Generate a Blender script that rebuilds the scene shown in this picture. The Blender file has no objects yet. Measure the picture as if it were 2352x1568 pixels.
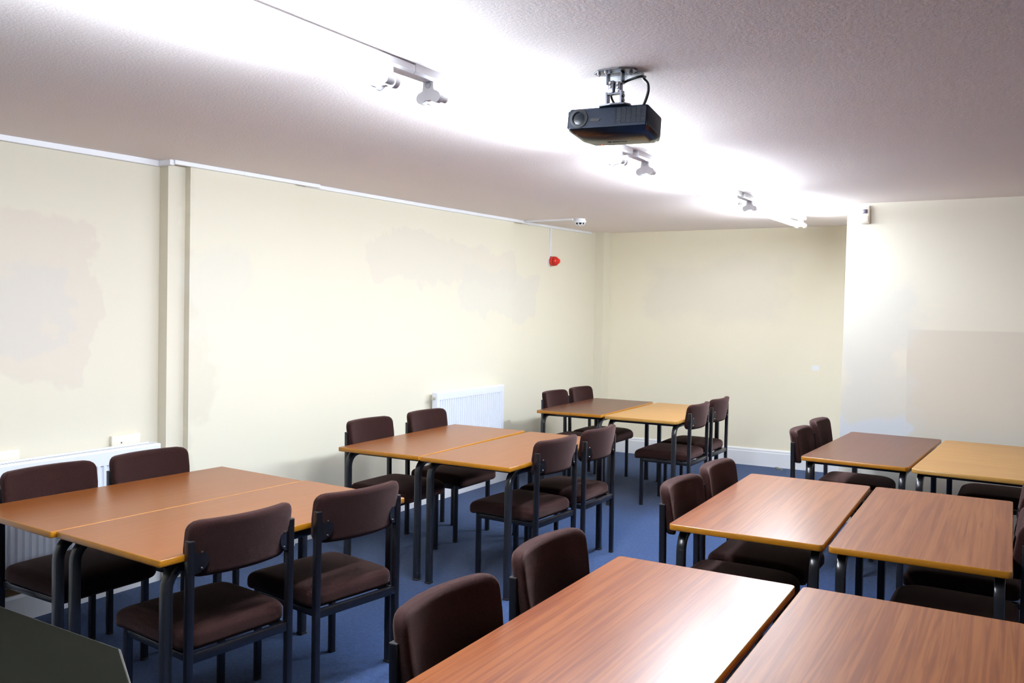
import bpy, bmesh, math, random
from mathutils import Vector, Matrix
random.seed(7)
S = bpy.context.scene
C = S.collection
PI = math.pi

# ------------------------------------------------------------------ helpers
def tag(o, label=None, cat=None, group=None, kind=None):
    if label: o['label'] = label
    if cat: o['category'] = cat
    if group: o['group'] = group
    if kind: o['kind'] = kind
    return o

def thing(name, label, cat, loc=(0, 0, 0), rz=0, group=None):
    o = bpy.data.objects.new(name, None)
    C.objects.link(o)
    o.empty_display_size = .1
    o.location = loc
    o.rotation_euler = (0, 0, rz)
    return tag(o, label, cat, group)

def obj(name, bm, mats, parent=None, smooth=True, sharp=40):
    bmesh.ops.recalc_face_normals(bm, faces=bm.faces[:])
    me = bpy.data.meshes.new(name)
    bm.to_mesh(me); bm.free()
    if not isinstance(mats, (list, tuple)): mats = [mats]
    for m in mats: me.materials.append(m)
    if smooth:
        for p in me.polygons: p.use_smooth = True
        me.set_sharp_from_angle(angle=math.radians(sharp))
    o = bpy.data.objects.new(name, me)
    C.objects.link(o)
    if parent: o.parent = parent
    return o

def struct(name, bm, mats, smooth=False, label=None):
    o = obj(name, bm, mats, None, smooth)
    o['kind'] = 'structure'
    if label: o['label'] = label
    return o

def box(bm, x0, x1, y0, y1, z0, z1, bev=0, seg=2, M=None, mi=0):
    r = bmesh.ops.create_cube(bm, size=1)
    vs = r['verts']
    T = Matrix.Translation(((x0+x1)/2, (y0+y1)/2, (z0+z1)/2)) @ Matrix.Diagonal((x1-x0, y1-y0, z1-z0, 1))
    bmesh.ops.transform(bm, matrix=T, verts=vs)
    fs = set(f for v in vs for f in v.link_faces)
    for f in fs: f.material_index = mi
    if bev > 0:
        es = list(set(e for v in vs for e in v.link_edges))
        r = bmesh.ops.bevel(bm, geom=es, offset=bev, segments=seg, profile=.5, affect='EDGES', clamp_overlap=True)
        vs = list(set(v for f in r['faces'] for v in f.verts) | set(v for v in vs if v.is_valid))
        for f in r['faces']: f.material_index = mi
    if M is not None: bmesh.ops.transform(bm, matrix=M, verts=vs)
    return vs

def cyl(bm, p0, p1, r0, r1=None, n=16, caps=True, mi=0):
    r1 = r0 if r1 is None else r1
    p0, p1 = Vector(p0), Vector(p1)
    d = p1-p0
    q = d.to_track_quat('Z', 'Y').to_matrix().to_4x4()
    r = bmesh.ops.create_cone(bm, cap_ends=caps, segments=n, radius1=r0, radius2=r1, depth=d.length)
    bmesh.ops.transform(bm, matrix=Matrix.Translation((p0+p1)/2) @ q, verts=r['verts'])
    for f in set(f for v in r['verts'] for f in v.link_faces): f.material_index = mi
    return r['verts']

def sweep(bm, pts, prof, closed=False, mi=0, up=Vector((0, 0, 1)), caps=True):
    """sweep a closed 2D profile [(a,b)..] along pts; a along side, b along up-ish"""
    pts = [Vector(p) for p in pts]
    rings = []
    n = len(pts)
    nrm = None
    for i, p in enumerate(pts):
        if closed:
            t = (pts[(i+1) % n]-pts[i-1]).normalized()
        else:
            a = pts[max(i-1, 0)]; b = pts[min(i+1, n-1)]
            t = (b-a).normalized()
        if nrm is None:
            u = up if abs(t.dot(up)) < .95 else Vector((1, 0, 0))
            side = t.cross(u).normalized()
            nrm = side.cross(t).normalized()
        else:
            nrm = (nrm - t*nrm.dot(t)).normalized()
            side = t.cross(nrm).normalized()
        rings.append([bm.verts.new(p + side*a + nrm*b) for a, b in prof])
    m = len(prof)
    k = n if closed else n-1
    for i in range(k):
        A, B = rings[i], rings[(i+1) % n]
        for j in range(m):
            f = bm.faces.new((A[j], A[(j+1) % m], B[(j+1) % m], B[j])); f.material_index = mi
    if not closed and caps:
        f = bm.faces.new(rings[0][::-1]); f.material_index = mi
        f = bm.faces.new(rings[-1]); f.material_index = mi

def circ(r, n=10):
    return [(r*math.cos(2*PI*i/n), r*math.sin(2*PI*i/n)) for i in range(n)]

def sqprof(h, r, n=3, hb=None):
    hb = h if hb is None else hb
    out = []
    for cx, cy, a0 in ((h-r, hb-r, 0), (-h+r, hb-r, 90), (-h+r, -hb+r, 180), (h-r, -hb+r, 270)):
        for i in range(n+1):
            a = math.radians(a0+90*i/n)
            out.append((cx+r*math.cos(a), cy+r*math.sin(a)))
    return out

def lathe(bm, prof, n=24, M=None, mi=0):
    """prof: [(r,z)...] around z"""
    rings = []
    for r, z in prof:
        if r < 1e-6:
            rings.append([bm.verts.new((0, 0, z))])
        else:
            rings.append([bm.verts.new((r*math.cos(2*PI*i/n), r*math.sin(2*PI*i/n), z)) for i in range(n)])
    for A, B in zip(rings, rings[1:]):
        for i in range(n):
            a, b = A[i % len(A)], A[(i+1) % len(A)]
            c, d = B[(i+1) % len(B)], B[i % len(B)]
            vs = []
            for v in (a, b, c, d):
                if v not in vs: vs.append(v)
            if len(vs) > 2:
                f = bm.faces.new(vs); f.material_index = mi
    vs = [v for R in rings for v in R]
    if M is not None: bmesh.ops.transform(bm, matrix=M, verts=vs)
    return vs

def prism(bm, poly, z0, z1, mi=0):
    a = [bm.verts.new((x, y, z0)) for x, y in poly]
    b = [bm.verts.new((x, y, z1)) for x, y in poly]
    n = len(poly)
    fs = [bm.faces.new(a[::-1]), bm.faces.new(b)]
    for i in range(n): fs.append(bm.faces.new((a[i], a[(i+1) % n], b[(i+1) % n], b[i])))
    for f in fs: f.material_index = mi
    return a+b

def softbox(bm, hx, hy, hz, rc, re, nx=6, ny=18, nz=10, f=None, plane='yz'):
    """closed rounded pad: half sizes, rc = outline corner radius in the named plane, re = edge radius; f maps a point"""
    r = bmesh.ops.create_cube(bm, size=2)
    bmesh.ops.subdivide_edges(bm, edges=bm.edges[:], cuts=15, use_grid_fill=True)
    for v in bm.verts:
        x, y, z = v.co
        # nonlinear spacing pushes vertices towards edges
        g = lambda t: math.copysign(abs(t)**.75, t)
        x, y, z = g(x)*hx, g(y)*hy, g(z)*hz
        if plane == 'yz': a, b, ha, hb, c, hc = y, z, hy, hz, x, hx
        else: a, b, ha, hb, c, hc = x, y, hx, hy, z, hz
        def rnd(a, b, ha, hb, r):
            ia, ib = max(ha-r, 0), max(hb-r, 0)
            ca, cb = max(-ia, min(ia, a)), max(-ib, min(ib, b))
            da, db = a-ca, b-cb
            m = max(abs(da), abs(db)); L = math.hypot(da, db)
            if L > 1e-9: da, db = da*m/L, db*m/L
            return ca+da, cb+db
        a, b = rnd(a, b, ha, hb, rc)
        # edge rounding: shrink outline near the two faces
        t = max(0, (abs(c)-(hc-re))/re)
        s = re*(1-math.sqrt(max(0, 1-t*t)))
        L = max(abs(a)/ha, abs(b)/hb)
        a -= s*a/ha*min(1, L); b -= s*b/hb*min(1, L)
        co = (c, a, b) if plane == 'yz' else (a, b, c)
        v.co = f(*co) if f else co

# ------------------------------------------------------------------ materials
def mat(name, color=(.5, .5, .5), rough=.5, metal=0, spec=.5, coat=0, sheen=0, emis=None, es=0):
    m = bpy.data.materials.new(name)
    m.use_nodes = True
    b = m.node_tree.nodes['Principled BSDF']
    b.inputs['Base Color'].default_value = (*color, 1)
    b.inputs['Roughness'].default_value = rough
    b.inputs['Metallic'].default_value = metal
    b.inputs['Specular IOR Level'].default_value = spec
    b.inputs['Coat Weight'].default_value = coat
    b.inputs['Sheen Weight'].default_value = sheen
    if emis:
        b.inputs['Emission Color'].default_value = (*emis, 1)
        b.inputs['Emission Strength'].default_value = es
    return m

class N:
    def __init__(s, m):
        s.t = m.node_tree; s.b = s.t.nodes['Principled BSDF']
    def n(s, typ, **kw):
        x = s.t.nodes.new(typ)
        for k, v in kw.items():
            if k in x.inputs: x.inputs[k].default_value = v
            else: setattr(x, k, v)
        return x
    def l(s, a, b): s.t.links.new(a, b)
    def math(s, op, a, b=None, c=None, clamp=False):
        x = s.t.nodes.new('ShaderNodeMath'); x.operation = op; x.use_clamp = clamp
        for i, v in enumerate((a, b, c)):
            if v is None: continue
            if isinstance(v, (int, float)): x.inputs[i].default_value = v
            else: s.l(v, x.inputs[i])
        return x.outputs[0]
    def step(s, v, e0, e1):
        x = s.t.nodes.new('ShaderNodeMapRange'); x.interpolation_type = 'SMOOTHSTEP'
        s.l(v, x.inputs[0]); x.inputs[1].default_value = e0; x.inputs[2].default_value = e1
        return x.outputs[0]
    def mix(s, f, a, b):
        x = s.t.nodes.new('ShaderNodeMix'); x.data_type = 'RGBA'
        for i, v in ((0, f), (6, a), (7, b)):
            if isinstance(v, (int, float)): x.inputs[i].default_value = v
            elif isinstance(v, tuple): x.inputs[i].default_value = (*v, 1)
            else: s.l(v, x.inputs[i])
        return x.outputs[2]
    def bump(s, h, strength=.2, dist=.002):
        x = s.n('ShaderNodeBump'); x.inputs['Strength'].default_value = strength; x.inputs['Distance'].default_value = dist
        s.l(h, x.inputs['Height']); s.l(x.outputs[0], s.b.inputs['Normal'])
    def pos(s, kind='Object'):
        return s.n('ShaderNodeTexCoord').outputs[kind]
    def noise(s, vec, scale, detail=2, rough=.5, dist=0, sc=None):
        if sc:
            mp = s.n('ShaderNodeMapping'); mp.inputs['Scale'].default_value = sc
            s.l(vec, mp.inputs[0]); vec = mp.outputs[0]
        x = s.n('ShaderNodeTexNoise'); x.inputs['Scale'].default_value = scale; x.inputs['Detail'].default_value = detail
        x.inputs['Roughness'].default_value = rough; x.inputs['Distortion'].default_value = dist
        s.l(vec, x.inputs['Vector'])
        return x.outputs[0]

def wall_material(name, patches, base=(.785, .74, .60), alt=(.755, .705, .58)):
    """cream emulsion with touched-up patches of a greyer cream, or dimmer light painted in. patches: (axis, a0, a1, z0, z1, soft, amount, colour)"""
    m = mat(name, base, .75, spec=.25); k = N(m)
    p = k.pos(); sep = k.n('ShaderNodeSeparateXYZ'); k.l(p, sep.inputs[0])
    n1 = k.noise(p, 2.2, 4, .6); n2 = k.noise(p, 1.1, 3, .5, .4)
    fine = k.noise(p, 160, 2, .6)
    col = k.mix(k.math('MULTIPLY', n2, .35), base, alt)
    for ax, a0, a1, z0, z1, soft, amt, c in patches:
        A = sep.outputs[ax]; Z = sep.outputs[2]
        w = k.math('MULTIPLY', k.math('SUBTRACT', n1, .5), .9 if soft > .005 else .02)
        A2 = k.math('ADD', A, w); Z2 = k.math('ADD', Z, k.math('MULTIPLY', w, .55))
        s = max(soft, .003)
        f = k.math('MULTIPLY', k.math('MULTIPLY', k.step(A2, a0-s, a0+s), k.step(A2, a1+s, a1-s)),
                   k.math('MULTIPLY', k.step(Z2, z0-s, z0+s), k.step(Z2, z1+s, z1-s)))
        col = k.mix(k.math('MULTIPLY', f, amt), col, c)
    k.l(col, k.b.inputs['Base Color'])
    k.bump(k.math('ADD', fine, k.math('MULTIPLY', n1, 3)), .12, .002)
    return m

GREY = (.62, .59, .545)
M_WL = wall_material('wall_left_paint', [
    (1, -3, 3.3, .55, 2.6, .05, .55, (.67, .62, .51)),  # near end of the wall dimmed: weaker light put into the paint colour
    (1, 1.2, 2.75, 1.15, 2.0, .02, .6, (.665, .595, .51)),
    (1, 2.05, 2.55, 1.3, 1.7, .03, .5, GREY),
    (1, 3.25, 3.65, 1.35, 1.85, .05, .6, (.73, .70, .61)),
    (1, 4.9, 6.9, 1.75, 2.1, .02, .5, (.715, .655, .57)),
    (1, 5.9, 7.3, 1.5, 1.9, .015, .6, (.715, .68, .60)),
])
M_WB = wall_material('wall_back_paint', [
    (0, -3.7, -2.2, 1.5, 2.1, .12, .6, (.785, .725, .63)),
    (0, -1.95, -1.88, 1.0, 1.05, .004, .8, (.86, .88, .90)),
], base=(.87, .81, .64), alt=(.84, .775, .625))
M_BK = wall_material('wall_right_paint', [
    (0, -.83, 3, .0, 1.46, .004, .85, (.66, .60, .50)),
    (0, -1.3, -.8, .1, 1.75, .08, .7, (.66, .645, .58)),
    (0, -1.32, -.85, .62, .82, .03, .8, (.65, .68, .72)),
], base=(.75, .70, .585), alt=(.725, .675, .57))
M_UNSEEN = wall_material('wall_behind_paint', [], base=(.62, .585, .52), alt=(.58, .55, .49))

M_CEIL = mat('ceiling_paint', (.76, .715, .705), .8, spec=.2); k = N(M_CEIL)
p = k.pos(); k.bump(k.noise(p, 90, 4, .6), .35, .003)
k.l(k.mix(k.noise(p, .6, 3, .5, .0, (3, .6, 1)), (.92, .84, .81), (.89, .81, .79)), k.b.inputs['Base Color'])

M_CARPET = mat('carpet_blue', (.05, .09, .2), .95, spec=.1, sheen=.15); k = N(M_CARPET)
p = k.pos(); a = k.noise(p, 260, 3, .8); b2 = k.noise(p, 55, 4, .7); c2 = k.noise(p, 1.2, 3, .5)
f = k.math('ADD', k.math('MULTIPLY', a, .65), k.math('MULTIPLY', b2, .35))
k.l(k.mix(k.step(f, .36, .64), (.0035, .0155, .060), (.020, .068, .205)), k.b.inputs['Base Color'])
k.bump(f, .9, .006)

M_WHITE = mat('white_gloss', (.86, .87, .90), .35, spec=.5)
M_PLASTIC = mat('white_plastic', (.84, .85, .88), .4)
M_RAD = mat('radiator_enamel', (.80, .83, .90), .3)
M_RADGAP = mat('radiator_recess', (.42, .44, .48), .5)
M_CREAMPL = mat('painted_cream_plastic', (.80, .74, .63), .5)
M_BRASS = mat('valve_chrome', (.62, .60, .50), .3, .8)
M_TIMBER = mat('bare_timber', (.50, .33, .14), .6); k = N(M_TIMBER)
k.l(k.mix(k.noise(k.pos(), 6, 3, .6, 0, (12, 1, 12)), (.55, .38, .17), (.36, .22, .09)), k.b.inputs['Base Color'])

def wood(name, c1, c2, c3, axis, rough=.30, scale=1.0, seed=0, spec=.2):
    m = mat(name, c1, rough, spec=spec); k = N(m)
    oi = k.n('ShaderNodeObjectInfo')
    p = k.pos()
    v = k.n('ShaderNodeVectorMath'); v.operation = 'ADD'
    k.l(p, v.inputs[0])
    cmb = k.n('ShaderNodeCombineXYZ')
    for i in range(3): k.l(k.math('MULTIPLY', oi.outputs['Random'], 37.0+i*11+seed), cmb.inputs[i])
    k.l(cmb.outputs[0], v.inputs[1])
    P = v.outputs[0]
    s1 = (62*scale, 1.5, 1) if axis == 'y' else (1.5, 62*scale, 1)
    s2 = (110*scale, 2.5, 1) if axis == 'y' else (2.5, 110*scale, 1)
    g = k.noise(P, 1.0, 3, .55, .9, s1)
    h = k.noise(P, 1.0, 3, .7, .3, s2)
    big = k.noise(P, 1.0, 2, .5, .6, (9*scale, .5, 1) if axis == 'y' else (.5, 9*scale, 1))
    col = k.mix(k.step(g, .35, .68), c1, c2)
    col = k.mix(k.math('MULTIPLY', k.step(h, .40, .75), .5), col, c3)
    col = k.mix(k.math('MULTIPLY', k.step(big, .45, .7), .35), col, c2)
    k.l(col, k.b.inputs['Base Color'])
    return m

M_TEAK = wood('laminate_red_teak', (.240, .074, .020), (.140, .032, .009), (.165, .040, .013), 'y', .28, spec=.28)
M_TEAK2 = wood('laminate_dull_teak', (.225, .080, .026), (.130, .036, .013), (.155, .044, .018), 'y', .38)
M_BEECH = wood('laminate_orange_brown', (.235, .080, .020), (.200, .060, .015), (.170, .046, .012), 'y', .28, scale=1.7)
M_MAHOG = wood('laminate_brown_mahogany', (.115, .035, .017), (.080, .023, .011), (.07, .018, .009), 'y', .28, scale=1.3)
M_OAK = wood('laminate_light_oak', (.42, .225, .066), (.34, .17, .047), (.30, .145, .04), 'x', .32, scale=.8)

def lipping(name, c, d):
    m = mat(name, c, .3); k = N(m)
    n = k.noise(k.pos(), 14, 5, .7)
    k.l(k.mix(k.step(n, .55, .8), c, d), k.b.inputs['Base Color'])
    return m
M_LIP = lipping('edge_ochre_lacquer', (.36, .14, .006), (.14, .06, .012))
M_LIPOAK = lipping('edge_oak_lacquer', (.40, .21, .045), (.25, .12, .03))
M_GREYTOP = mat('grey_laminate', (.008, .008, .006), .8, spec=.0)
M_GREYEDGE = mat('grey_edge', (.035, .033, .03), .5)

def metalpaint(name, c, rough):
    m = mat(name, c, rough, spec=.5, coat=.2); k = N(m)
    n = k.noise(k.pos(), 40, 4, .7)
    k.l(k.mix(k.step(n, .68, .8), c, tuple(x*2.4+.01 for x in c)), k.b.inputs['Base Color'])
    return m
M_CHAIRMETAL = metalpaint('black_painted_steel', (.005, .005, .008), .35)
M_TABLEMETAL = metalpaint('charcoal_painted_steel', (.014, .015, .019), .28)
M_BOLT = mat('bolt_steel', (.45, .42, .40), .3, 1)
M_FOOT = mat('rubber_foot', (.015, .015, .015), .7)

M_FABRIC = mat('brown_wool_fabric', (.055, .022, .020), .95, spec=.12, sheen=.22); k = N(M_FABRIC)
k.b.inputs['Sheen Roughness'].default_value = .45
k.b.inputs['Sheen Tint'].default_value = (.62, .40, .38, 1)
p = k.pos(); a = k.noise(p, 420, 2, .7); b2 = k.noise(p, 14, 3, .6)
k.l(k.mix(k.step(a, .3, .7), (.013, .0044, .0040), (.030, .0108, .0095)), k.b.inputs['Base Color'])
k.bump(k.math('ADD', a, k.math('MULTIPLY', b2, .6)), .35, .002)

M_TUBE = mat('fluorescent_tube', (.9, .9, .9), .3, emis=(.86, .95, 1.05), es=62)
M_TUBECAP = mat('tube_end_cap', (.80, .83, .85), .4)
M_RED = mat('red_plastic', (.62, .022, .012), .3)
M_REDLENS = mat('red_lens', (.75, .03, .015), .12)
M_DARK = mat('dark_slot', (.01, .01, .012), .6)
M_PROJ = mat('projector_black_blue_lit', (.011, .020, .042), .5, spec=.3)  # black case; blue cast of reflected light is put into the colour
M_PROJBOT = mat('projector_gloss_black', (.008, .011, .013), .2, spec=.35)
M_LENS = mat('projector_lens_glass', (.004, .008, .014), .25, spec=.3)
M_LENSRING = mat('projector_lens_ring', (.05, .06, .075), .25, .5)
M_MOUNT = mat('brushed_mount_steel', (.20, .21, .24), .28, .85)
M_CABLE = mat('black_cable', (.008, .008, .01), .4)
M_LED = mat('red_status_light', (.8, .05, .02), .3, emis=(1, .12, .04), es=1.2)
M_LOGO = mat('silver_print', (.22, .23, .23), .5)
M_PIRLENS = mat('sensor_lens', (.22, .20, .27), .25)
M_LED.cycles.emission_sampling = 'NONE'
M_SCRAP = mat('grey_scrap', (.16, .17, .17), .7)

# ------------------------------------------------------------------ camera
F, CX, CY = 1985.06, 1176+32.48, 784-41.22
PITCH, ROLL, YAW, HC = .0164, .0165, -.5372, 1.56
fw = Vector((math.sin(YAW)*math.cos(PITCH), math.cos(YAW)*math.cos(PITCH), -math.sin(PITCH)))
rt = Vector((math.cos(YAW), -math.sin(YAW), 0)); up = rt.cross(fw)
R_ = rt*math.cos(ROLL)+up*math.sin(ROLL); U_ = -rt*math.sin(ROLL)+up*math.cos(ROLL)
cd = bpy.data.cameras.new('camera'); cam = bpy.data.objects.new('camera', cd); C.objects.link(cam)
cam.matrix_world = Matrix(((R_.x, U_.x, -fw.x, 0), (R_.y, U_.y, -fw.y, 0), (R_.z, U_.z, -fw.z, HC), (0, 0, 0, 1)))
cd.sensor_width = 36; cd.lens = F/2352*36
cd.shift_x = -32.48/2352; cd.shift_y = -41.22/2352
cd.clip_start = .02
S.camera = cam

# ------------------------------------------------------------------ room shell
def cz(y):                                   # ceiling height sags a little along the room
    P = [(-4, 2.33), (2.2, 2.345), (3.05, 2.355), (4.1, 2.366), (5.5, 2.374), (6.9, 2.388), (8.5, 2.412), (8.8, 2.428), (10, 2.43)]
    for (a, za), (b, zb) in zip(P, P[1:]):
        if y <= b: return za+(zb-za)*(y-a)/(b-a)
    return P[-1][1]

XR, YR = 2.8, -2.6      # right and rear walls behind the camera
bm = bmesh.new(); box(bm, -4.5, XR+.1, YR-.1, 9.2, -.1, 0)
struct('floor', bm, M_CARPET)
bm = bmesh.new()
ys = [YR-.1, 0, 1, 2.2, 3.05, 4.1, 5.5, 6.9, 7.8, 8.5, 8.8, 9.2]
for a, b in zip(ys, ys[1:]):
    q = [bm.verts.new(v) for v in ((-4.5, a, cz(a)), (XR+.1, a, cz(a)), (XR+.1, b, cz(b)), (-4.5, b, cz(b)))]
    q2 = [bm.verts.new((v.co.x, v.co.y, 2.6)) for v in q]
    bm.faces.new(q); bm.faces.new(q2[::-1])
    for i in range(4): bm.faces.new((q[i], q[(i+1) % 4], q2[(i+1) % 4], q2[i]))
bmesh.ops.remove_doubles(bm, verts=bm.verts[:], dist=1e-5)
struct('ceiling', bm, M_CEIL)

A_X, P1_X, P2_X, MAIN_X, FAR_X = -4.27, -4.198, -4.155, -4.187, -4.236
Y1, Y2, Y3, Y4, Y5 = 3.123, 3.236, 4.03, 6.78, 8.575
YB = 8.74                                     # back wall line at the left corner
def yback(x): return YB+(x+4.2)*.045
prof = [(A_X, YR), (A_X, Y1), (P1_X, Y1), (P1_X, Y2), (P2_X, Y2), (P2_X, Y3), (MAIN_X, Y3), (MAIN_X, Y4), (FAR_X, Y4), (FAR_X, Y5),
        (-4.128, Y5), (-4.128, 8.95)]
bm = bmesh.new()
poly = prof+[(-4.5, 8.95), (-4.5, YR)]
def wallprism(bm, poly, top=None):
    a = [bm.verts.new((x, y, 0)) for x, y in poly]; b = [bm.verts.new((x, y, 2.5)) for x, y in poly]
    n = len(poly)
    for i in range(n): bm.faces.new((a[i], a[(i+1) % n], b[(i+1) % n], b[i]))
    bm.faces.new(a[::-1]); bm.faces.new(b)
wallprism(bm, poly)
struct('wall_left', bm, M_WL)
bm = bmesh.new(); wallprism(bm, [(-4.4, yback(-4.4)), (-.9, yback(-.9)), (-.9, 9.15), (-4.4, 9.15)])
struct('wall_back', bm, M_WB)
bm = bmesh.new()
# projecting wall at the right end of the room
BX0, BX1, BY = -1.262, -1.292, 6.80
a = [(BX1, BY, 0), (XR, BY-.0, 0), (XR, 8.95, 0), (BX1, 8.95, 0)]
b = [(BX0, BY, 2.5), (XR, BY, 2.5), (XR, 8.95, 2.5), (BX0, 8.95, 2.5)]
a = [bm.verts.new(v) for v in a]; b = [bm.verts.new(v) for v in b]
for i in range(4): bm.faces.new((a[i], a[(i+1) % 4], b[(i+1) % 4], b[i]))
bm.faces.new(a[::-1]); bm.faces.new(b)
struct('wall_right', bm, M_BK)
bm = bmesh.new(); box(bm, XR, XR+.1, YR, 6.8, 0, 2.5); struct('wall_side', bm, M_UNSEEN)
bm = bmesh.new(); box(bm, -4.27, XR, YR-.1, YR, 0, 2.5); struct('wall_rear', bm, M_UNSEEN)

# skirting: profile (out, up)
def skirt(bm, pts, h=.165, t=.02):
    """pts: plan polyline along the wall face; skirting grows to the left of travel direction * side"""
    P = [(0, 0), (t, 0), (t, h-.035), (t-.004, h-.03), (t-.004, h-.012), (t-.012, h), (0, h)]
    for (x0, y0), (x1, y1) in zip(pts, pts[1:]):
        d = Vector((x1-x0, y1-y0, 0)).normalized(); nrm = Vector((d.y, -d.x, 0))
        r0 = [bm.verts.new((x0+nrm.x*a, y0+nrm.y*a, z)) for a, z in P]
        r1 = [bm.verts.new((x1+nrm.x*a, y1+nrm.y*a, z)) for a, z in P]
        n = len(P)
        for i in range(n): bm.faces.new((r0[i], r0[(i+1) % n], r1[(i+1) % n], r1[i]))
        bm.faces.new(r0[::-1]); bm.faces.new(r1)
bm = bmesh.new()
skirt(bm, [(P2_X, Y2), (P2_X, Y3+.02)]); skirt(bm, [(MAIN_X, Y3+.02), (MAIN_X, Y4-.03)])
skirt(bm, [(FAR_X, Y4), (FAR_X, Y5)])
struct('baseboard_left', bm, M_WHITE)
bm = bmesh.new(); skirt(bm, [(-4.128, yback(-4.128)), (-1.1, yback(-1.1))], .175)
struct('baseboard_back', bm, M_WHITE)
# boxed-in pipe skirting with a sloping top under the first radiator
bm = bmesh.new()
def strip(bm, P, y0, y1, mi):
    a = [bm.verts.new((x, y0, z)) for x, z in P]; b = [bm.verts.new((x, y1, z)) for x, z in P]
    n = len(P)
    for f in [bm.faces.new(a), bm.faces.new(b[::-1])]+[bm.faces.new((a[i], a[(i+1) % n], b[(i+1) % n], b[i])) for i in range(n)]:
        f.material_index = mi
strip(bm, [(A_X, 0), (-4.233, 0), (-4.233, .118), (-4.243, .135), (A_X, .135)], YR, Y1, 0)
strip(bm, [(A_X, .135), (-4.243, .135), (-4.258, .165), (A_X, .165)], YR, Y1, 1)
struct('trim_1', bm, [M_WHITE, M_TIMBER])

# ------------------------------------------------------------------ cable trunking (things fixed on the walls)
def trunk(name, segs, label, group=None, w=.022, d=.016, mat_=None):
    bm = bmesh.new()
    for (x0, x1, y0, y1, z0, z1) in segs:
        # boxes that follow the ceiling height
        c = []
        for x in (x0, x1):
            for y in (y0, y1):
                for z in (z0, z1):
                    c.append(bm.verts.new((x, y, z if z > 0 else cz(y)+z)))
        for q in ((0, 1, 3, 2), (4, 6, 7, 5), (0, 4, 5, 1), (2, 3, 7, 6), (0, 2, 6, 4), (1, 5, 7, 3)):
            bm.faces.new([c[i] for i in q])
    es = bm.edges[:]
    bmesh.ops.bevel(bm, geom=es, offset=.0015, segments=1, affect='EDGES')
    o = obj(name, bm, M_PLASTIC, smooth=False)
    return tag(o, label, 'cable trunking', group)
G_T = 'white cable trunking under the ceiling'
E0 = -.0005
trunk('cable_trunking', [(A_X, A_X+.03, .6, Y1-.03, -.032, E0), (A_X, P1_X+.055, Y1-.03, Y1, -.030, E0)],
      'white trunking run at far left ending at the wall step', G_T)
ys_ = [Y1-.03+.0, 3.6, 4.09]
trunk('cable_trunking', [(P1_X+.035, P1_X+.065, a, b, -.024, E0) for a, b in ((Y1-.005, 3.6), (3.6, 4.24))],
      'white trunking bridging the narrow wall step and the protruding panel', G_T)
trunk('cable_trunking', [(MAIN_X+.0, MAIN_X+.022, a, b, -.026, E0) for a, b in ((4.14, 4.2), (4.2, 5.5), (5.5, 6.9), (6.9, 6.97))] +
      [(FAR_X+.0, FAR_X+.028, 6.97, 8.42, -.024, E0)],
      'longest white trunking run above the big bare left wall', G_T)
bm = bmesh.new(); box(bm, -4.155, -3.66, 6.93, 6.955, cz(6.94)-.016, cz(6.94)-.0005, .001)
tag(obj('cable_trunking', bm, M_PLASTIC, smooth=False), 'thin white trunking crossing the ceiling to the smoke detector', 'cable trunking', G_T)
bm = bmesh.new(); box(bm, FAR_X, FAR_X+.014, 7.535, 7.560, 2.085, cz(7.5)-.024, .001)
tag(obj('cable_trunking', bm, M_PLASTIC, smooth=False), 'short vertical white trunking dropping to the red alarm', 'cable trunking', G_T)

# ------------------------------------------------------------------ smoke detector
t = thing('smoke_detector', 'round white smoke detector on the ceiling near the far left corner', 'smoke detector', (-3.62, 7.0, cz(7.0)))
bm = bmesh.new(); lathe(bm, [(0, 0), (.05, 0), (.05, -.012), (.046, -.016), (0, -.016)]); obj('base', bm, M_PLASTIC, t)
bm = bmesh.new(); lathe(bm, [(0, -.016), (.056, -.016), (.058, -.02), (.058, -.034), (.054, -.038), (0, -.038)]); obj('body', bm, M_PLASTIC, t)
bm = bmesh.new(); lathe(bm, [(0, -.038), (.044, -.038), (.034, -.055), (0, -.055)]); obj('sensor_chamber', bm, M_DARK, t)
bm = bmesh.new()
for i in range(8):
    a = i*PI/4+.2
    sweep(bm, [(.047*math.cos(a), .047*math.sin(a), -.037), (.036*math.cos(a), .036*math.sin(a), -.057)], sqprof(.005, .001, 1, .003))
lathe(bm, [(0, -.053), (.037, -.053), (.036, -.058), (0, -.060)])
obj('cage', bm, M_PLASTIC, t)
bm = bmesh.new(); lathe(bm, [(0, -.058), (.006, -.058), (.004, -.066), (0, -.067)], 10); obj('indicator', bm, M_WHITE, t)

# ------------------------------------------------------------------ red alarm sounder
t = thing('fire_alarm_sounder', 'small red dome alarm sounder on the left wall near the far corner', 'alarm', (FAR_X, 7.56, 2.045))
MX = Matrix.Rotation(PI/2, 4, 'Y')
bm = bmesh.new(); lathe(bm, [(0, 0), (.052, 0), (.052, .014), (0, .014)], 28, MX); obj('base', bm, M_PLASTIC, t)
bm = bmesh.new(); lathe(bm, [(0, .014), (.047, .014), (.049, .03), (.048, .05), (0, .05)], 28, MX); obj('housing', bm, M_RED, t)
bm = bmesh.new(); lathe(bm, [(0, .05), (.045, .05), (.045, .055), (0, .055)], 28, MX); obj('sound_slot', bm, M_DARK, t)
bm = bmesh.new(); lathe(bm, [(0, .055), (.048, .055), (.045, .072), (.036, .083), (.028, .086), (0, .086)], 28, MX); obj('front_cap', bm, M_RED, t)
bm = bmesh.new(); lathe(bm, [(0, .086), (.026, .086), (.026, .098), (.018, .107), (0, .109)], 20, MX); obj('lens', bm, M_REDLENS, t)

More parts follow.
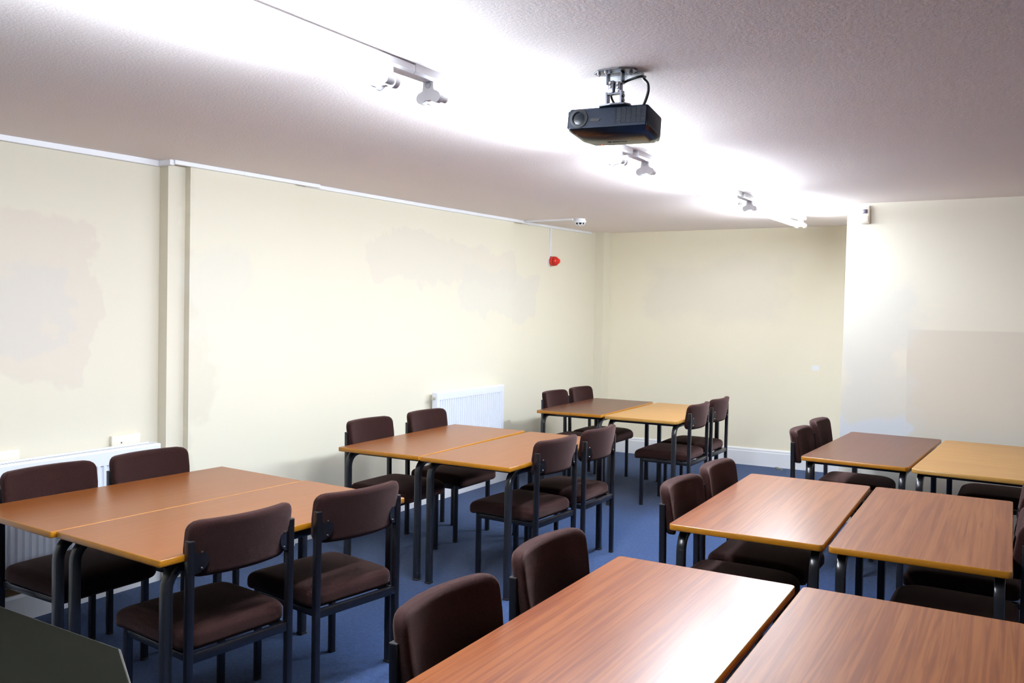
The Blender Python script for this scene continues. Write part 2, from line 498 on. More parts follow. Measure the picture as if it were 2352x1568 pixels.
# ------------------------------------------------------------------ motion sensor
t = thing('motion_sensor', 'cream motion sensor high on the projecting right wall', 'sensor', (-1.135, BY+.001, 2.235))
bm = bmesh.new(); box(bm, -.032, .032, -.032, 0, 0, .118, .006, 3); obj('housing', bm, M_CREAMPL, t)
bm = bmesh.new(); box(bm, -.026, .026, -.040, -.030, .008, .056, .005, 2); obj('front_cover', bm, M_CREAMPL, t)
bm = bmesh.new()
lathe(bm, [(.016, 0), (.019, .004), (.019, .026), (.016, .030), (.0, .030)], 20, Matrix.Translation((0, -.026, .074)))
obj('lens', bm, M_PIRLENS, t)
bm = bmesh.new(); box(bm, -.028, .028, -.02, 0, .119, .131, .002); obj('bracket', bm, M_PLASTIC, t)

# ------------------------------------------------------------------ small cover boxes above the left radiator
def coverbox(y0, y1, z0, z1, label):
    t = thing('cable_cover_box', label, 'cover box', (A_X, y0, z0), group='cream cover boxes above the left radiator')
    bm = bmesh.new(); box(bm, 0, .022, 0, y1-y0, 0, z1-z0, .003); obj('lid', bm, M_CREAMPL, t)
    bm = bmesh.new(); cyl(bm, (.021, .055, .02), (.0235, .055, .02), .004, n=10); obj('screw', bm, M_DARK, t)
coverbox(2.83, 3.0, .785, .845, 'cream cover box with a dark screw above the right end of the left radiator')
coverbox(2.10, 2.345, .785, .842, 'cream cover box above the left radiator at the photo edge')

# ------------------------------------------------------------------ radiators
def radiator(x_back, x_front, y0, y1, z0, z1, label, pitch, cap, valve=False):
    t = thing('radiator', label, 'radiator', (x_front, (y0+y1)/2, z0), group='white panel radiators on the left wall')
    h = z1-z0; L = y1-y0
    # fluted front panel: profile along y
    bm = bmesh.new()
    zb, zt = .03, h-cap
    rows = []
    y = -L/2+.03
    yy = [(-L/2, 0)]
    prof = [(-L/2, .0), (-L/2+.02, 0)]
    while y < L/2-.03:
        prof += [(y, 0), (y+pitch*.06, -.013), (y+pitch*.40, -.013), (y+pitch*.56, 0)]
        y += pitch
    prof += [(L/2, 0)]
    zs = [(0, 0), (zb, 0), (zb+.02, 1), (zt-.003, 1), (zt, 0), (h-.008, 0), (h, -1)]
    grid = []
    for z, f in zs:
        grid.append([bm.verts.new((dx*f if f >= 0 else -.006, y, z)) for y, dx in prof])
    back = []
    for r0, r1 in zip(grid, grid[1:]):
        for i in range(len(prof)-1):
            bm.faces.new((r0[i], r0[i+1], r1[i+1], r1[i]))
    g = bmesh.ops.extrude_face_region(bm, geom=bm.faces[:])
    for v in [e for e in g['geom'] if isinstance(e, bmesh.types.BMVert)]: v.co.x -= .018
    obj('front_panel', bm, M_RAD, t, True, 25)
    d = x_front-x_back
    bm = bmesh.new()
    box(bm, -d+.032, -d+.05, -L/2, L/2, 0, h, .004)
    obj('rear_panel', bm, M_RAD, t)
    bm = bmesh.new()
    n = int(L/.03)
    for i in range(n):
        y = -L/2+.03+i*(L-.06)/(n-1)
        box(bm, -d+.05, -.020, y-.0015, y+.0015, .04, h-.012)
    obj('convector_fins', bm, M_RADGAP, t, False)
    bm = bmesh.new()
    n = int(L/.016)
    box(bm, -d+.052, -d+.058, -L/2, L/2, h-.012, h-.004); box(bm, -.030, -.022, -L/2, L/2, h-.012, h-.004)
    for i in range(n):
        y = -L/2+.008+i*(L-.016)/(n-1)
        box(bm, -d+.058, -.030, y-.003, y+.003, h-.011, h-.005)
    obj('top_grille', bm, M_RAD, t, False)
    for s in (-1, 1):
        bm = bmesh.new(); box(bm, -d+.035, -.002, s*L/2-.004, s*L/2+.004, .01, h-.001, .0015); obj('side_cover', bm, M_RAD, t)
    for s in (-.3, .3):
        bm = bmesh.new(); box(bm, -d+.002, -d+.034, s*L-.02, s*L+.02, .1, h-.06); obj('wall_bracket', bm, M_RAD, t)
    if valve:
        bm = bmesh.new()
        cyl(bm, (-.03, -L/2-.002, h-.045), (-.03, -L/2-.02, h-.045), .011, n=12)
        cyl(bm, (-.03, -L/2-.02, h-.045), (-.03, -L/2-.034, h-.045), .006, n=10)
        obj('bleed_valve', bm, M_BRASS, t)
    return t
radiator(A_X, -4.125, 1.35, 3.035, .235, .795, 'long white fluted radiator under the cover boxes at far left', .0335, .075)
radiator(MAIN_X, -4.10, 5.53, 6.52, .30, .886, 'short white radiator behind the middle table on the left', .031, .06, True)

# ------------------------------------------------------------------ fluorescent battens
def batten(y0, y1, spine0, spine1, label, name='fluorescent_batten'):
    ym = (y0+y1)/2; X = -1.775
    slope = math.atan((cz(y1)-cz(y0))/(y1-y0))
    t = thing(name, label, 'ceiling light', (X, ym, cz(ym)), group='twin tube ceiling battens')
    t.rotation_euler = (slope, 0, 0)
    a, b = spine0-ym, spine1-ym
    bm = bmesh.new()
    zt_ = -.007 if spine1 < 2.3 else -.0003
    P = [(-.030, zt_), (.030, zt_), (.030, -.026), (.022, -.034), (-.022, -.034), (-.030, -.026)]
    va = [bm.verts.new((x, a, z)) for x, z in P]; vb = [bm.verts.new((x, b, z)) for x, z in P]
    for i in range(6): bm.faces.new((va[i], va[(i+1) % 6], vb[(i+1) % 6], vb[i]))
    bm.faces.new(va); bm.faces.new(vb[::-1])
    box(bm, -.016, .016, a, b, -.0075, .0002)
    obj('spine', bm, M_PLASTIC, t, False)
    for yy, s in ((y0-ym, -1), (y1-ym, 1)):
        # dog-bone shaped lamp holder plate hanging under the spine
        out = []
        for i in range(9):   # right lobe
            an = math.radians(60-i*25)
            out.append((.030+.0195*math.cos(an), -.085+.0195*math.sin(an)))
        for i in range(9):   # left lobe
            an = math.radians(-80-i*25+0)
            out.append((-.030+.0195*math.cos(an), -.085+.0195*math.sin(an)))
        pts = [(.020, -.030), (.021, -.056), (.024, -.062)]+out[:8]+[(.012, -.094), (-.012, -.094)]+out[9:17]+[(-.024, -.062), (-.021, -.056), (-.020, -.030)]
        bm = bmesh.new()
        f0 = [bm.verts.new((x, yy+s*.011, z)) for x, z in pts]; f1 = [bm.verts.new((x, yy-s*.011, z)) for x, z in pts]
        n = len(pts)
        for i in range(n): bm.faces.new((f0[i], f0[(i+1) % n], f1[(i+1) % n], f1[i]))
        bm.faces.new(f0); bm.faces.new(f1[::-1])
        bmesh.ops.triangulate(bm, faces=[f for f in bm.faces if len(f.verts) > 4])
        h = obj('lamp_holder', bm, M_PLASTIC, t, True, 30)
        bm = bmesh.new()
        bmesh.ops.create_cone(bm, cap_ends=False, segments=20, radius1=.0105, radius2=.0105, depth=.002)
        g = bmesh.ops.extrude_edge_only(bm, edges=[e for e in bm.edges if all(v.co.z > 0 for v in e.verts)])
        for v in [e for e in g['geom'] if isinstance(e, bmesh.types.BMVert)]: v.co.x *= .88; v.co.y *= .88
        bmesh.ops.transform(bm, matrix=Matrix.Translation((0, yy+s*.0115, -.044)) @ Matrix.Rotation(-s*PI/2, 4, 'X'), verts=bm.verts[:])
        obj('knockout_ring', bm, M_RADGAP, h, False)
    for sx in (-1, 1):
        bm = bmesh.new(); sweep(bm, [(sx*.030, y0-ym+.045+(y1-y0-.09)*q/8, -.085) for q in range(9)], circ(.0128, 8), caps=False)
        tb = obj('tube', bm, M_TUBE, t)
        for e, s in ((y0-ym, 1), (y1-ym, -1)):
            bm = bmesh.new(); cyl(bm, (sx*.030, e+s*.0115, -.085), (sx*.030, e+s*.045, -.085), .0133, n=14)
            obj('end_cap', bm, M_TUBECAP, tb)
batten(.62, 2.10, .55, 2.208, 'twin tube batten at top left, leaving the photo, nearest the camera')
batten(2.325, 3.82, 2.21, 3.93, 'twin tube batten between the nearest one and the projector')
batten(4.16, 5.66, 4.0, 5.74, 'twin tube batten just beyond the black projector')
batten(6.02, 7.52, 5.80, 7.60, 'twin tube batten at the far end before the back wall')

# ------------------------------------------------------------------ projector and its bracket
PC = Vector((-1.255, 2.683, 2.190))
def pmat():
    yaw, pit, rol = .095, -.090, -.016
    Rp = Matrix.Rotation(pit, 4, 'X'); Rr = Matrix.Rotation(-rol, 4, 'Y')
    return Matrix.Translation(PC) @ Matrix.Rotation(yaw, 4, 'Z') @ Rr @ Rp
t = bpy.data.objects.new('projector', None); C.objects.link(t); t.matrix_world = pmat(); t.empty_display_size = .1
tag(t, 'black ventilated projector hanging upside down from the ceiling bracket', 'projector')
W2, D2, H2 = .143, .10, .035
# outline in plan: front edge at -y, tapered rear corners
def ring(z, s=0.0, fy=0):
    o = [(-W2+.012, -D2), (W2-.004, -D2), (W2, -D2+.006), (W2+.001, D2*.45), (W2-.02, D2), (-W2+.03, D2), (-W2, D2*.35), (-W2, -D2+.03)]
    return [(x*(1-s/W2), y*(1-s/D2)+fy*(1 if y < 0 else 0), z) for x, y in o]
bm = bmesh.new()
levels = [(-.048, .030, .018), (-.043, .014, .006), (-.034, 0, 0), (.028, 0, 0), (.033, .004, 0), (.036, .012, .004)]
rr = [[bm.verts.new(p) for p in ring(*l)] for l in levels]
for A, B in zip(rr, rr[1:]):
    for i in range(8): bm.faces.new((A[i], A[(i+1) % 8], B[(i+1) % 8], B[i]))
bm.faces.new(rr[0][::-1]); bm.faces.new(rr[-1])
bmesh.ops.bevel(bm, geom=[e for e in bm.edges if abs(e.verts[0].co.z-e.verts[1].co.z) > .01], offset=.004, segments=3, affect='EDGES')
bm.normal_update()
for f in bm.faces:
    f.material_index = 1 if f.normal.z < -.5 else 0
body = obj('body', bm, [M_PROJ, M_PROJBOT], t, True, 30)
bm = bmesh.new()   # horizontal ribs on the front and the sides
for i in range(19):
    z = -.031+i*.0031
    box(bm, -W2+.004, -W2+.012, -D2+.004, -D2+.03, z, z+.0016)
    box(bm, -W2+.014, .030, -D2-.0012, -D2+.002, z, z+.0016)
obj('front_ribs', bm, M_PROJ, t, False)
bm = bmesh.new()
for i in range(17):
    z = -.030+i*.0034
    box(bm, W2-.002, W2+.0008, -D2+.015, D2*.42, z, z+.0017)
obj('side_ribs', bm, M_PROJ, t, False)
bm = bmesh.new(); box(bm, .033, W2-.006, -D2-.0006, -D2+.001, -.0245, .0275); vent = obj('exhaust_vent', bm, M_DARK, t, False)
bm = bmesh.new()
for i in range(13):
    z = -.0245+i*.0040
    box(bm, .033, W2-.006, -D2-.0022, -D2-.0004, z, z+.0014)
for i in range(7):
    x = .033+i*(W2-.041)/6
    box(bm, x, x+.0016, -D2-.0022, -D2-.0004, -.0245, .0275)
obj('grille', bm, M_PROJ, vent, False)
bm = bmesh.new()
MY = Matrix.Translation((-.096, -D2, -.001)) @ Matrix.Rotation(PI/2, 4, 'X')
lathe(bm, [(.027, -.002), (.0315, -.002), (.0315, .004), (.0245, .005), (.0235, -.002)], 36, MY)
obj('focus_ring', bm, M_DARK, t)
bm = bmesh.new(); lathe(bm, [(.0235, .001), (.0235, .0055), (.0222, .0055), (.0212, .001)], 36, MY); lr = obj('lens_rim', bm, M_LENSRING, t)
bm = bmesh.new(); lathe(bm, [(.0215, .001), (.016, .0022), (.008, .003), (0, .0032)], 32, MY); obj('lens', bm, M_LENS, t)
bm = bmesh.new()
pl = [(-.0385+ (.0115 if math.cos(a) > 0 else -.0115)+.0052*math.cos(a), -.0095+.0052*math.sin(a)) for a in [2*PI*i/20+.01 for i in range(20)]]
va = [bm.verts.new((x, -D2-.0030, z)) for x, z in pl]; vb = [bm.verts.new((x, -D2+.001, z)) for x, z in pl]
for i in range(20): bm.faces.new((va[i], va[(i+1) % 20], vb[(i+1) % 20], vb[i]))
bm.faces.new(va)
obj('remote_receiver', bm, M_DARK, t)
bm = bmesh.new(); cyl(bm, (-.070, .060, -.0478), (-.070, .060, -.0484), .0022, n=12); obj('status_light', bm, M_LED, t)
cu = bpy.data.curves.new('logo', 'FONT'); cu.body = 'Optoma'; cu.size = .016; cu.extrude = .0002; cu.align_x = 'CENTER'
cu.materials.append(M_LOGO)
_t = bpy.data.objects.new('text_tmp', cu); C.objects.link(_t); bpy.context.view_layer.update()
_me = bpy.data.meshes.new_from_object(_t.evaluated_get(bpy.context.evaluated_depsgraph_get())); bpy.data.objects.remove(_t)
lg = bpy.data.objects.new('logo', _me); C.objects.link(lg); lg.parent = t
lg.location = (-.005, .038, -.0483); lg.rotation_euler = (PI, 0, 0); lg.scale = (1.3, 1, 1)

t = thing('projector_bracket', 'steel ceiling bracket with bolted clamps holding the projector', 'projector mount', (-1.222, 2.60, cz(2.6)))
bm = bmesh.new()
PL = [(-.072, -.015), (-.045, -.040), (.030, -.040), (.072, -.012), (.072, .015), (.045, .042), (-.035, .042), (-.072, .012)]
prism(bm, PL, -.006, -.0005)
bmesh.ops.bevel(bm, geom=bm.edges[:], offset=.001, segments=1, affect='EDGES')
obj('ceiling_plate', bm, M_MOUNT, t, False)
for sx, sy in ((-.052, -.016), (-.02, -.03), (.05, .012), (.01, .032)):
    bm = bmesh.new(); cyl(bm, (sx, sy, -.006), (sx, sy, -.013), .006, n=6); cyl(bm, (sx, sy, -.013), (sx, sy, -.018), .003, n=8)
    obj('bolt', bm, M_BOLT, t, False)
bm = bmesh.new()   # upper U bracket
box(bm, -.028, -.024, -.012, .012, -.045, -.006); box(bm, .024, .028, -.012, .012, -.045, -.006); box(bm, -.028, .028, -.012, .012, -.010, -.006)
obj('upper_yoke', bm, M_MOUNT, t, False)
bm = bmesh.new()
box(bm, -.020, .0, -.014, .010, -.075, -.034, .002); box(bm, .001, .022, -.008, .014, -.077, -.038, .002)
hub = obj('swivel_block', bm, M_MOUNT, t)
for x, z in ((-.012, -.042), (-.012, -.055), (.012, -.045), (.012, -.058), (.012, -.070)):
    yy = -.014 if x < 0 else -.008
    bm = bmesh.new(); cyl(bm, (x, yy, z), (x, yy-.004, z), .0042, n=6); obj('bolt', bm, M_BOLT, hub, False)
bm = bmesh.new()
box(bm, -.030, -.024, -.012, .012, -.112, -.070); box(bm, .022, .028, -.012, .012, -.112, -.068); box(bm, -.026, .026, -.010, .010, -.078, -.072)
obj('lower_yoke', bm, M_MOUNT, t, False)
for z in (-.085, -.1):
    bm = bmesh.new(); cyl(bm, (.028, 0, z), (.034, 0, z), .005, n=8); obj('bolt', bm, M_BOLT, t, False)
bm = bmesh.new()
pl = [(-.055, .0), (-.045, -.028), (.0, -.036), (.045, -.028), (.055, .0), (.045, .05), (-.045, .05)]
prism(bm, pl, -.118, -.113)
for a in (-.05, .05):
    sweep(bm, [(a*.6, .01, -.116), (a, .03, -.116), (a*1.4, .045, -.117)], sqprof(.006, .001, 1, .002))
obj('spider_plate', bm, M_MOUNT, t, False)

bm = bmesh.new(); box(bm, -1.70, -1.150, 2.645, 2.672, cz(2.66)-.020, cz(2.66)-.0005, .001)
tag(obj('cable_trunking', bm, M_PLASTIC, smooth=False), 'short white trunking on the ceiling behind the projector bracket', 'cable trunking', G_T)
def cable(name, pts, r, label):
    # Catmull-Rom through pts
    P = [Vector(p) for p in pts]; P = [P[0]*2-P[1]]+P+[P[-1]*2-P[-2]]
    out = []
    for i in range(1, len(P)-2):
        for j in range(8):
            s = j/8
            a, b, c, d = P[i-1], P[i], P[i+1], P[i+2]
            out.append(.5*((2*b)+(c-a)*s+(2*a-5*b+4*c-d)*s*s+(3*b-a-3*c+d)*s**3))
    out.append(P[-2])
    bm = bmesh.new(); sweep(bm, out, circ(r, 10))
    return tag(obj(name, bm, M_CABLE), label, 'cable', 'black cables at the projector')
zc = cz(2.69)-.012
cable('projector_cable', [(-1.142, 2.66, 2.334), (-1.143, 2.62, 2.326), (-1.189, 2.62, 2.317), (-1.233, 2.62, 2.298), (-1.246, 2.62, 2.282), (-1.246, 2.63, 2.262), (-1.232, 2.64, 2.2385)], .0042,
      'black cable looping back beside the bracket arm to the projector')
cable('projector_cable', [(-1.150, 2.66, 2.335), (-1.148, 2.66, 2.330), (-1.133, 2.66, 2.312), (-1.130, 2.66, 2.290), (-1.134, 2.66, 2.271), (-1.142, 2.66, 2.250), (-1.150, 2.66, 2.236)], .0048,
      'black cable arching down at the right side of the projector')

# ------------------------------------------------------------------ tables
def rrect(w, l, r, n=4):
    out = []
    for cx, cy, a0 in ((w/2-r, l/2-r, 0), (-w/2+r, l/2-r, 90), (-w/2+r, -l/2+r, 180), (w/2-r, -l/2+r, 270)):
        for i in range(n+1):
            a = math.radians(a0+90*i/n); out.append((cx+r*math.cos(a), cy+r*math.sin(a)))
    return out
TH, TT = .72, .024
def table(NL, th, w, l, m_top, m_lip, rc, label, group):
    c, s = math.cos(th), math.sin(th)
    cx = NL[0]+w/2*c-l/2*s; cy = NL[1]+w/2*s+l/2*c
    t = thing('folding_free_table' if 0 else 'classroom_table', label, 'table', (cx, cy, 0), th, group)
    bm = bmesh.new(); prism(bm, rrect(w-.004, l-.004, max(rc-.002, .002)), TH-TT, TH)
    obj('tabletop', bm, m_top, t, False)
    out = rrect(w, l, rc); inn = rrect(w-.0042, l-.0042, max(rc-.002, .002))
    bm = bmesh.new()
    lv = [(inn, TH+.0001), ([(a*.35+b*.65, p*.35+q*.65) for (a, p), (b, q) in zip(inn, out)], TH-.001), (out, TH-.002), (out, TH-TT+.004),
          ([(a*.35+b*.65, p*.35+q*.65) for (a, p), (b, q) in zip(inn, out)], TH-TT+.001), (inn, TH-TT)]
    rings = [[bm.verts.new((x, y, z)) for x, y in P] for P, z in lv]
    n = len(out)
    for i in range(len(rings)):
        A, B = rings[i], rings[(i+1) % len(rings)]
        for j in range(n): bm.faces.new((A[j], A[(j+1) % n], B[(j+1) % n], B[j]))
    obj('edge_lipping', bm, m_lip, t, True, 50)
    # frame: bent tube legs and rails
    ix, iy = w/2-.038, l/2-.050
    zt = TH-TT-.018
    pr = sqprof(.017, .006, 2)
    for sx in (-1, 1):
        for sy in (-1, 1):
            pts = [(sx*ix, sy*iy, 0.004), (sx*ix, sy*iy, zt-.075)]
            for i in range(1, 7):
                a = PI/2*i/6
                pts.append((sx*ix, sy*(iy-.075*(1-math.cos(a))), zt-.075+.075*math.sin(a)))
            pts.append((sx*ix, sy*(iy-.13), zt))
            bm = bmesh.new(); sweep(bm, pts, pr, up=Vector((0, 1, 0)))
            lg = obj('leg', bm, M_TABLEMETAL, t)
            bm = bmesh.new(); box(bm, sx*ix-.018, sx*ix+.018, sy*iy-.018, sy*iy+.018, 0, .012, .003); obj('foot_cap', bm, M_FOOT, lg)
        bm = bmesh.new(); sweep(bm, [(sx*ix, -iy+.128, zt), (sx*ix, iy-.128, zt)], sqprof(.0165, .004, 2)); obj('side_rail', bm, M_TABLEMETAL, t)
    for sy in (-1, 1):
        bm = bmesh.new(); box(bm, -ix+.0, ix-.0, sy*(iy-.085)-.012, sy*(iy-.085)+.012, zt-.014, zt+.016, .003); obj('cross_rail', bm, M_TABLEMETAL, t)
        for sx in (-1, 1):
            bm = bmesh.new(); box(bm, sx*(ix-.040)-.022, sx*(ix-.040)+.022, sy*(iy-.115)-.02, sy*(iy-.115)+.02, zt-.012, zt+.0175, .004)
            obj('corner_bracket', bm, M_TABLEMETAL, t)
    return t
GL, GR = 'tables paired along the left wall', 'tables paired in the right row'
tb = [
 ((-3.690, 1.842), -.046, .606, 1.20, M_BEECH, M_LIP, .008, 'orange-brown table against the left radiator, the wall half of the nearest left pair', GL),
 ((-3.078, 1.831), -.044, .630, 1.20, M_BEECH, M_LIP, .008, 'orange-brown table at lower left with two chairs on its aisle side', GL),
 ((-3.585, 3.852), .042, .585, 1.263, M_BEECH, M_LIP, .006, 'red-brown table in front of the short radiator, wall half of the middle left pair', GL),
 ((-2.985, 3.868), .016, .592, 1.258, M_BEECH, M_LIP, .006, 'pale orange-brown table, aisle half of the middle left pair', GL),
 ((-3.605, 6.245), .050, .585, 1.235, M_MAHOG, M_LIP, .008, 'dark brown table in the far left corner beside the light oak one', GL),
 ((-2.985, 6.240), .030, .612, 1.235, M_OAK, M_LIPOAK, .035, 'light oak table with rounded corners in the far left group', GL),
 ((-1.205, 1.485), .018, .595, 1.225, M_TEAK, M_LIP, .018, 'red teak table in the front foreground with two chairs on its left', GR),
 ((-.590, 1.490), .018, .600, 1.235, M_TEAK2, M_LIP, .018, 'teak table at the bottom right corner, beside the foreground one with white glare', GR),
 ((-1.250, 3.225), .030, .588, 1.270, M_TEAK, M_LIP, .018, 'reddish teak table in the right row middle, its left half with two chairs', GR),
 ((-.645, 3.244), .024, .585, 1.268, M_TEAK2, M_LIP, .018, 'teak table at the right edge, right half of the middle pair', GR),
 ((-1.203, 5.205), -.038, .590, 1.330, M_MAHOG, M_LIP, .022, 'dark brown table with a worn chipped edge by the projecting wall', GR),
 ((-.597, 5.155), -.042, .630, 1.345, M_OAK, M_LIPOAK, .035, 'light oak table with rounded corners at far right', GR),
]
for a in tb: table(*a)

# grey trapezium desk in the lower left corner
t = thing('grey_desk', 'dull grey desk with a clipped corner at the bottom left of the photo', 'desk', (-2.3, .75, 0))
PLY = [(-3.35, 1.305), (-1.905, 1.292), (-1.868, 1.272), (-1.42, 1.03), (-1.42, .42), (-3.35, .42)]
PLY = [(x+2.3, y-.75) for x, y in PLY]
bm = bmesh.new(); prism(bm, PLY, .694, .7195)
obj('desktop', bm, M_GREYTOP, t, False)
bm = bmesh.new()
def inset(P, d):
    cx = sum(p[0] for p in P)/len(P); cy = sum(p[1] for p in P)/len(P)
    return [(x+(cx-x)/math.hypot(cx-x, cy-y)*d, y+(cy-y)/math.hypot(cx-x, cy-y)*d) for x, y in P]
o_, i_ = inset(PLY, -.004), inset(PLY, .002)
lv = [(i_, .7200), (o_, .718), (o_, .695), (i_, .693)]
rings = [[bm.verts.new((x, y, z)) for x, y in P] for P, z in lv]
for i in range(4):
    A, B = rings[i], rings[(i+1) % 4]
    for j in range(len(PLY)): bm.faces.new((A[j], A[(j+1) % len(PLY)], B[(j+1) % len(PLY)], B[j]))
obj('edge_trim', bm, M_GREYEDGE, t, False)
for x, y in ((-.95, .45), (.28, .42), (.78, -.2), (-.95, -.25), (.6, .18)):
    if (x, y) == (.6, .18): continue
    bm = bmesh.new(); sweep(bm, [(x, y, 0), (x, y, .693)], sqprof(.016, .005, 2)); obj('leg', bm, M_TABLEMETAL, t)

# ------------------------------------------------------------------ chairs
def make_chair():
    t = thing('upholstered_chair', 'x', 'chair')
    W = .205
    ZP = .765
    pr = sqprof(.0125, .003, 2)
    # rear legs rise as the back posts
    for s in (-1, 1):
        bm = bmesh.new()
        sweep(bm, [(0, s*W, .004), (0, s*W, .40), (-.004, s*W, ZP)], pr, up=Vector((0, 1, 0)))
        lg = obj('leg', bm, M_CHAIRMETAL, t)
        bm = bmesh.new(); box(bm, -.0165, .0085, s*W-.0125, s*W+.0125, ZP-.002, ZP+.004, .002); obj('post_cap', bm, M_FOOT, lg)
        bm = bmesh.new(); box(bm, -.0128, .0128, s*W-.0128, s*W+.0128, 0, .010, .002); obj('foot_cap', bm, M_FOOT, lg)
    for s in (-1, 1):
        bm = bmesh.new(); sweep(bm, [(.40, s*(W-.012), .004), (.40, s*(W-.012), .378)], pr, up=Vector((0, 1, 0)))
        lg = obj('leg', bm, M_CHAIRMETAL, t)
        bm = bmesh.new(); box(bm, .3872, .4128, s*(W-.012)-.0128, s*(W-.012)+.0128, 0, .010, .002); obj('foot_cap', bm, M_FOOT, lg)
    # seat frame
    bm = bmesh.new()
    box(bm, -.010, .012, -W+.012, W-.012, .352, .384, .002)
    box(bm, .388, .412, -W+.020, W-.020, .352, .378, .002)
    for s in (-1, 1): box(bm, .010, .405, s*(W-.012)-.011, s*(W-.012)+.011, .354, .379, .002)
    obj('seat_frame', bm, M_CHAIRMETAL, t)
    # seat
    bm = bmesh.new()
    def fs(x, y, z):
        # domed cushion with a falling front lip
        top = z > 0
        X = x+.242
        u = (x/.225); v = (y/.222)
        zz = .418+z
        if top: zz += .014*(1-u*u)*(1-v*v)
        if x > .12: zz -= ((x-.12)/.105)**2*.020
        if x < -.15: zz -= ((-x-.15)/.075)**2*.006
        yy = y*(1-.03*max(0, -x)/.2)
        return (X, yy, zz)
    softbox(bm, .225, .222, .036, .045, .026, f=fs, plane='xy')
    obj('seat', bm, M_FABRIC, t, True, 180)
    # backrest
    bm = bmesh.new()
    def fb(x, y, z):
        X = .028+x-.050*(1-(y/.222)**2)
        X -= (z+.03)*.16
        taper = 1-.05*max(0, -z)/.1
        return (X, y*taper, .735+z)
    softbox(bm, .023, .210, .099, .038, .015, f=fb)
    obj('backrest', bm, M_FABRIC, t, True, 180)
    # oval brackets between post and pad
    for s in (-1, 1):
        bm = bmesh.new()
        pts = []
        for i in range(13):
            a = -PI/2+PI*i/12
            pts.append((W-.008-.050*math.cos(a), .700+.047*math.sin(a)))
        pts = [(W-.008, .653)]+pts+[(W-.008, .747)]
        def bx(y): return .028-.023+.004-.050*(1-(y/.222)**2)-.0045
        a_ = [bm.verts.new((bx(y)-.002, s*y, z)) for y, z in pts]; b_ = [bm.verts.new((bx(y)+.004, s*y, z)) for y, z in pts]
        n = len(pts)
        for i in range(n): bm.faces.new((a_[i], a_[(i+1) % n], b_[(i+1) % n], b_[i]))
        bm.faces.new(a_); bm.faces.new(b_[::-1])
        bmesh.ops.triangulate(bm, faces=[f for f in bm.faces if len(f.verts) > 4])
        br = obj('bracket', bm, M_CHAIRMETAL, t, False)
        for z in (.672, .728):
            y = W-.036
            bm = bmesh.new(); cyl(bm, (bx(y)-.001, s*y, z), (bx(y)-.006, s*y, z), .0042, .003, n=10); obj('bolt', bm, M_BOLT, br)
    return t
def dup(root):
    r = root.copy(); C.objects.link(r)
    for ch in list(root.children):
        c = ch.copy(); C.objects.link(c); c.parent = r
        for g in ch.children:
            d = g.copy(); C.objects.link(d); d.parent = c
    return r
GA = 'brown fabric chairs around the left tables'; GB = 'brown fabric chairs around the right tables'
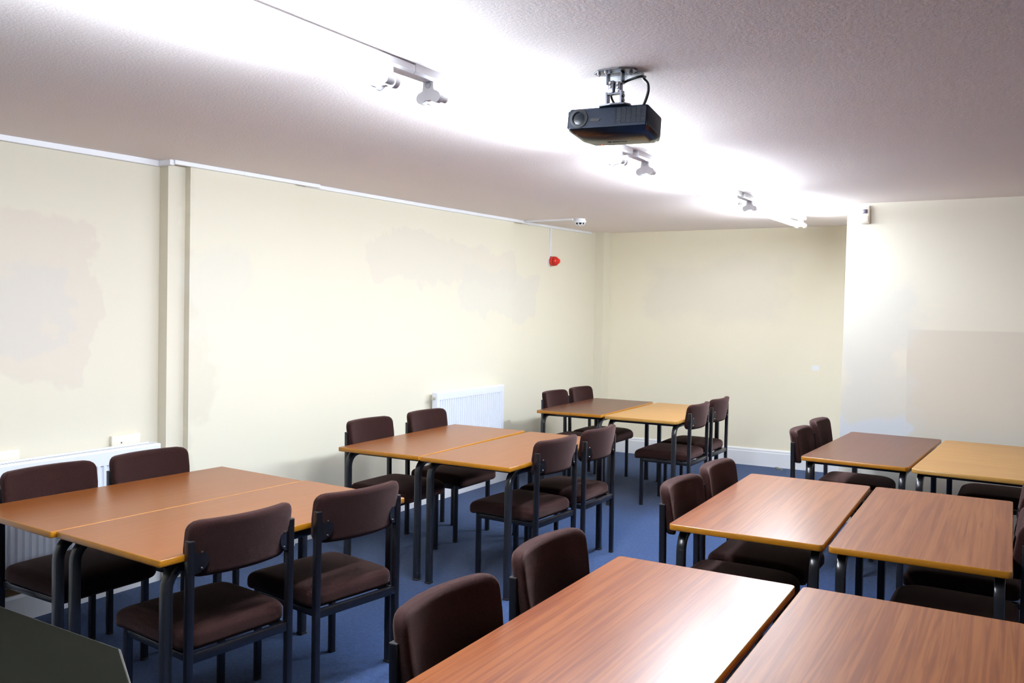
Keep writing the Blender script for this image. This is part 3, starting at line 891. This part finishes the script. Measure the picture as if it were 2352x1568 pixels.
chairs = [
 # x, y, heading, label, group   (heading 0 faces +x)
 (-3.742, 2.195, 0, 'brown chair at the far left photo edge between radiator and nearest table', GA),
 (-3.738, 2.690, 0, 'brown chair in front of the right end of the long left radiator', GA),
 (-2.408, 2.105, PI-.10, 'brown chair at lower left, seen from behind, nearest of the left aisle side', GA),
 (-2.352, 2.650, PI-.14, 'brown chair seen from behind at the lower left table corner, next to the walkway', GA),
 (-3.730, 4.297, 0, 'brown chair on the wall side of the middle left pair, left of the short radiator', GA),
 (-3.722, 4.892, 0, 'brown chair whose back overlaps the left edge of the short radiator', GA),
 (-2.358, 4.320, PI-.05, 'brown chair on the aisle side of the middle left pair, nearer the camera', GA),
 (-2.355, 4.868, PI, 'brown chair with creased backrest corner on the aisle side of the middle left pair', GA),
 (-3.738, 6.800, 0, 'brown chair on the wall side of the far left pair, nearer the camera', GA),
 (-3.728, 7.285, 0, 'brown chair in the far left corner of the room', GA),
 (-2.340, 6.650, PI, 'brown chair with its back to the aisle, nearest one at the far oak table', GA),
 (-2.345, 7.180, PI, 'brown chair closest to the back wall, behind another at the far oak table', GA),
 (-1.290, 1.800, 0, 'brown chair at the bottom of the photo, left of the foreground teak table', GB),
 (-1.318, 2.382, 0, 'brown chair beyond the bottommost one, left of the foreground teak table', GB),
 (-1.318, 3.552, 0, 'brown chair left of the middle right pair, front one of two', GB),
 (-1.322, 4.050, .0, 'brown chair left of the middle right pair, rear one of two', GB),
 (-1.292, 5.618, 0, 'brown chair left of the worn dark table, front one of two', GB),
 (-1.292, 6.160, 0, 'brown chair left of the worn dark table, rear one beside the projecting wall', GB),
 (-.030, 3.670, PI, 'brown chair tucked under the right edge table, nearer one cut by the photo edge', GB),
 (-.030, 4.300, PI, 'brown chair tucked under the right edge table, rear one cut by the photo edge', GB),
 (.030, 6.260, PI, 'brown chair tucked under the far light oak table at the right photo edge', GB),
]
proto = make_chair()
for i, (x, y, h, lab, g) in enumerate(chairs):
    o = proto if i == 0 else dup(proto)
    o.location = (x, y, 0); o.rotation_euler = (0, 0, h)
    o['label'] = lab; o['group'] = g

# ------------------------------------------------------------------ scrap on the carpet
bm = bmesh.new()
bmesh.ops.create_icosphere(bm, subdivisions=2, radius=1)
for v in bm.verts:
    n = 1+.35*math.sin(v.co.x*5+1)*math.cos(v.co.y*7)
    v.co = Vector((v.co.x*.045*n, v.co.y*.022*n, max(0, .010+v.co.z*.012+v.co.x*-.006)))
o = obj('paper_scrap', bm, M_SCRAP); o.location = (-2.22, 8.70, 0); o.rotation_euler = (0, 0, -.5)
tag(o, 'small crumpled grey scrap on the carpet by the back skirting', 'litter')

# ------------------------------------------------------------------ light and view
w = bpy.data.worlds.new('world'); S.world = w; w.use_nodes = True
w.node_tree.nodes['Background'].inputs[0].default_value = (0, 0, 0, 1)
w.node_tree.nodes['Background'].inputs[1].default_value = 0
S.view_settings.view_transform = 'Standard'; S.view_settings.look = 'None'
S.view_settings.exposure = 1.62; S.view_settings.gamma = 1
S.view_settings.use_curve_mapping = False
S.cycles.max_bounces = 6; S.cycles.diffuse_bounces = 5; S.cycles.glossy_bounces = 3
S.cycles.caustics_reflective = False; S.cycles.caustics_refractive = False
S.cycles.use_adaptive_sampling = True; S.cycles.adaptive_threshold = .03; S.cycles.adaptive_min_samples = 16
S.cycles.use_denoising = True
S.cycles.sample_clamp_indirect = 2.5
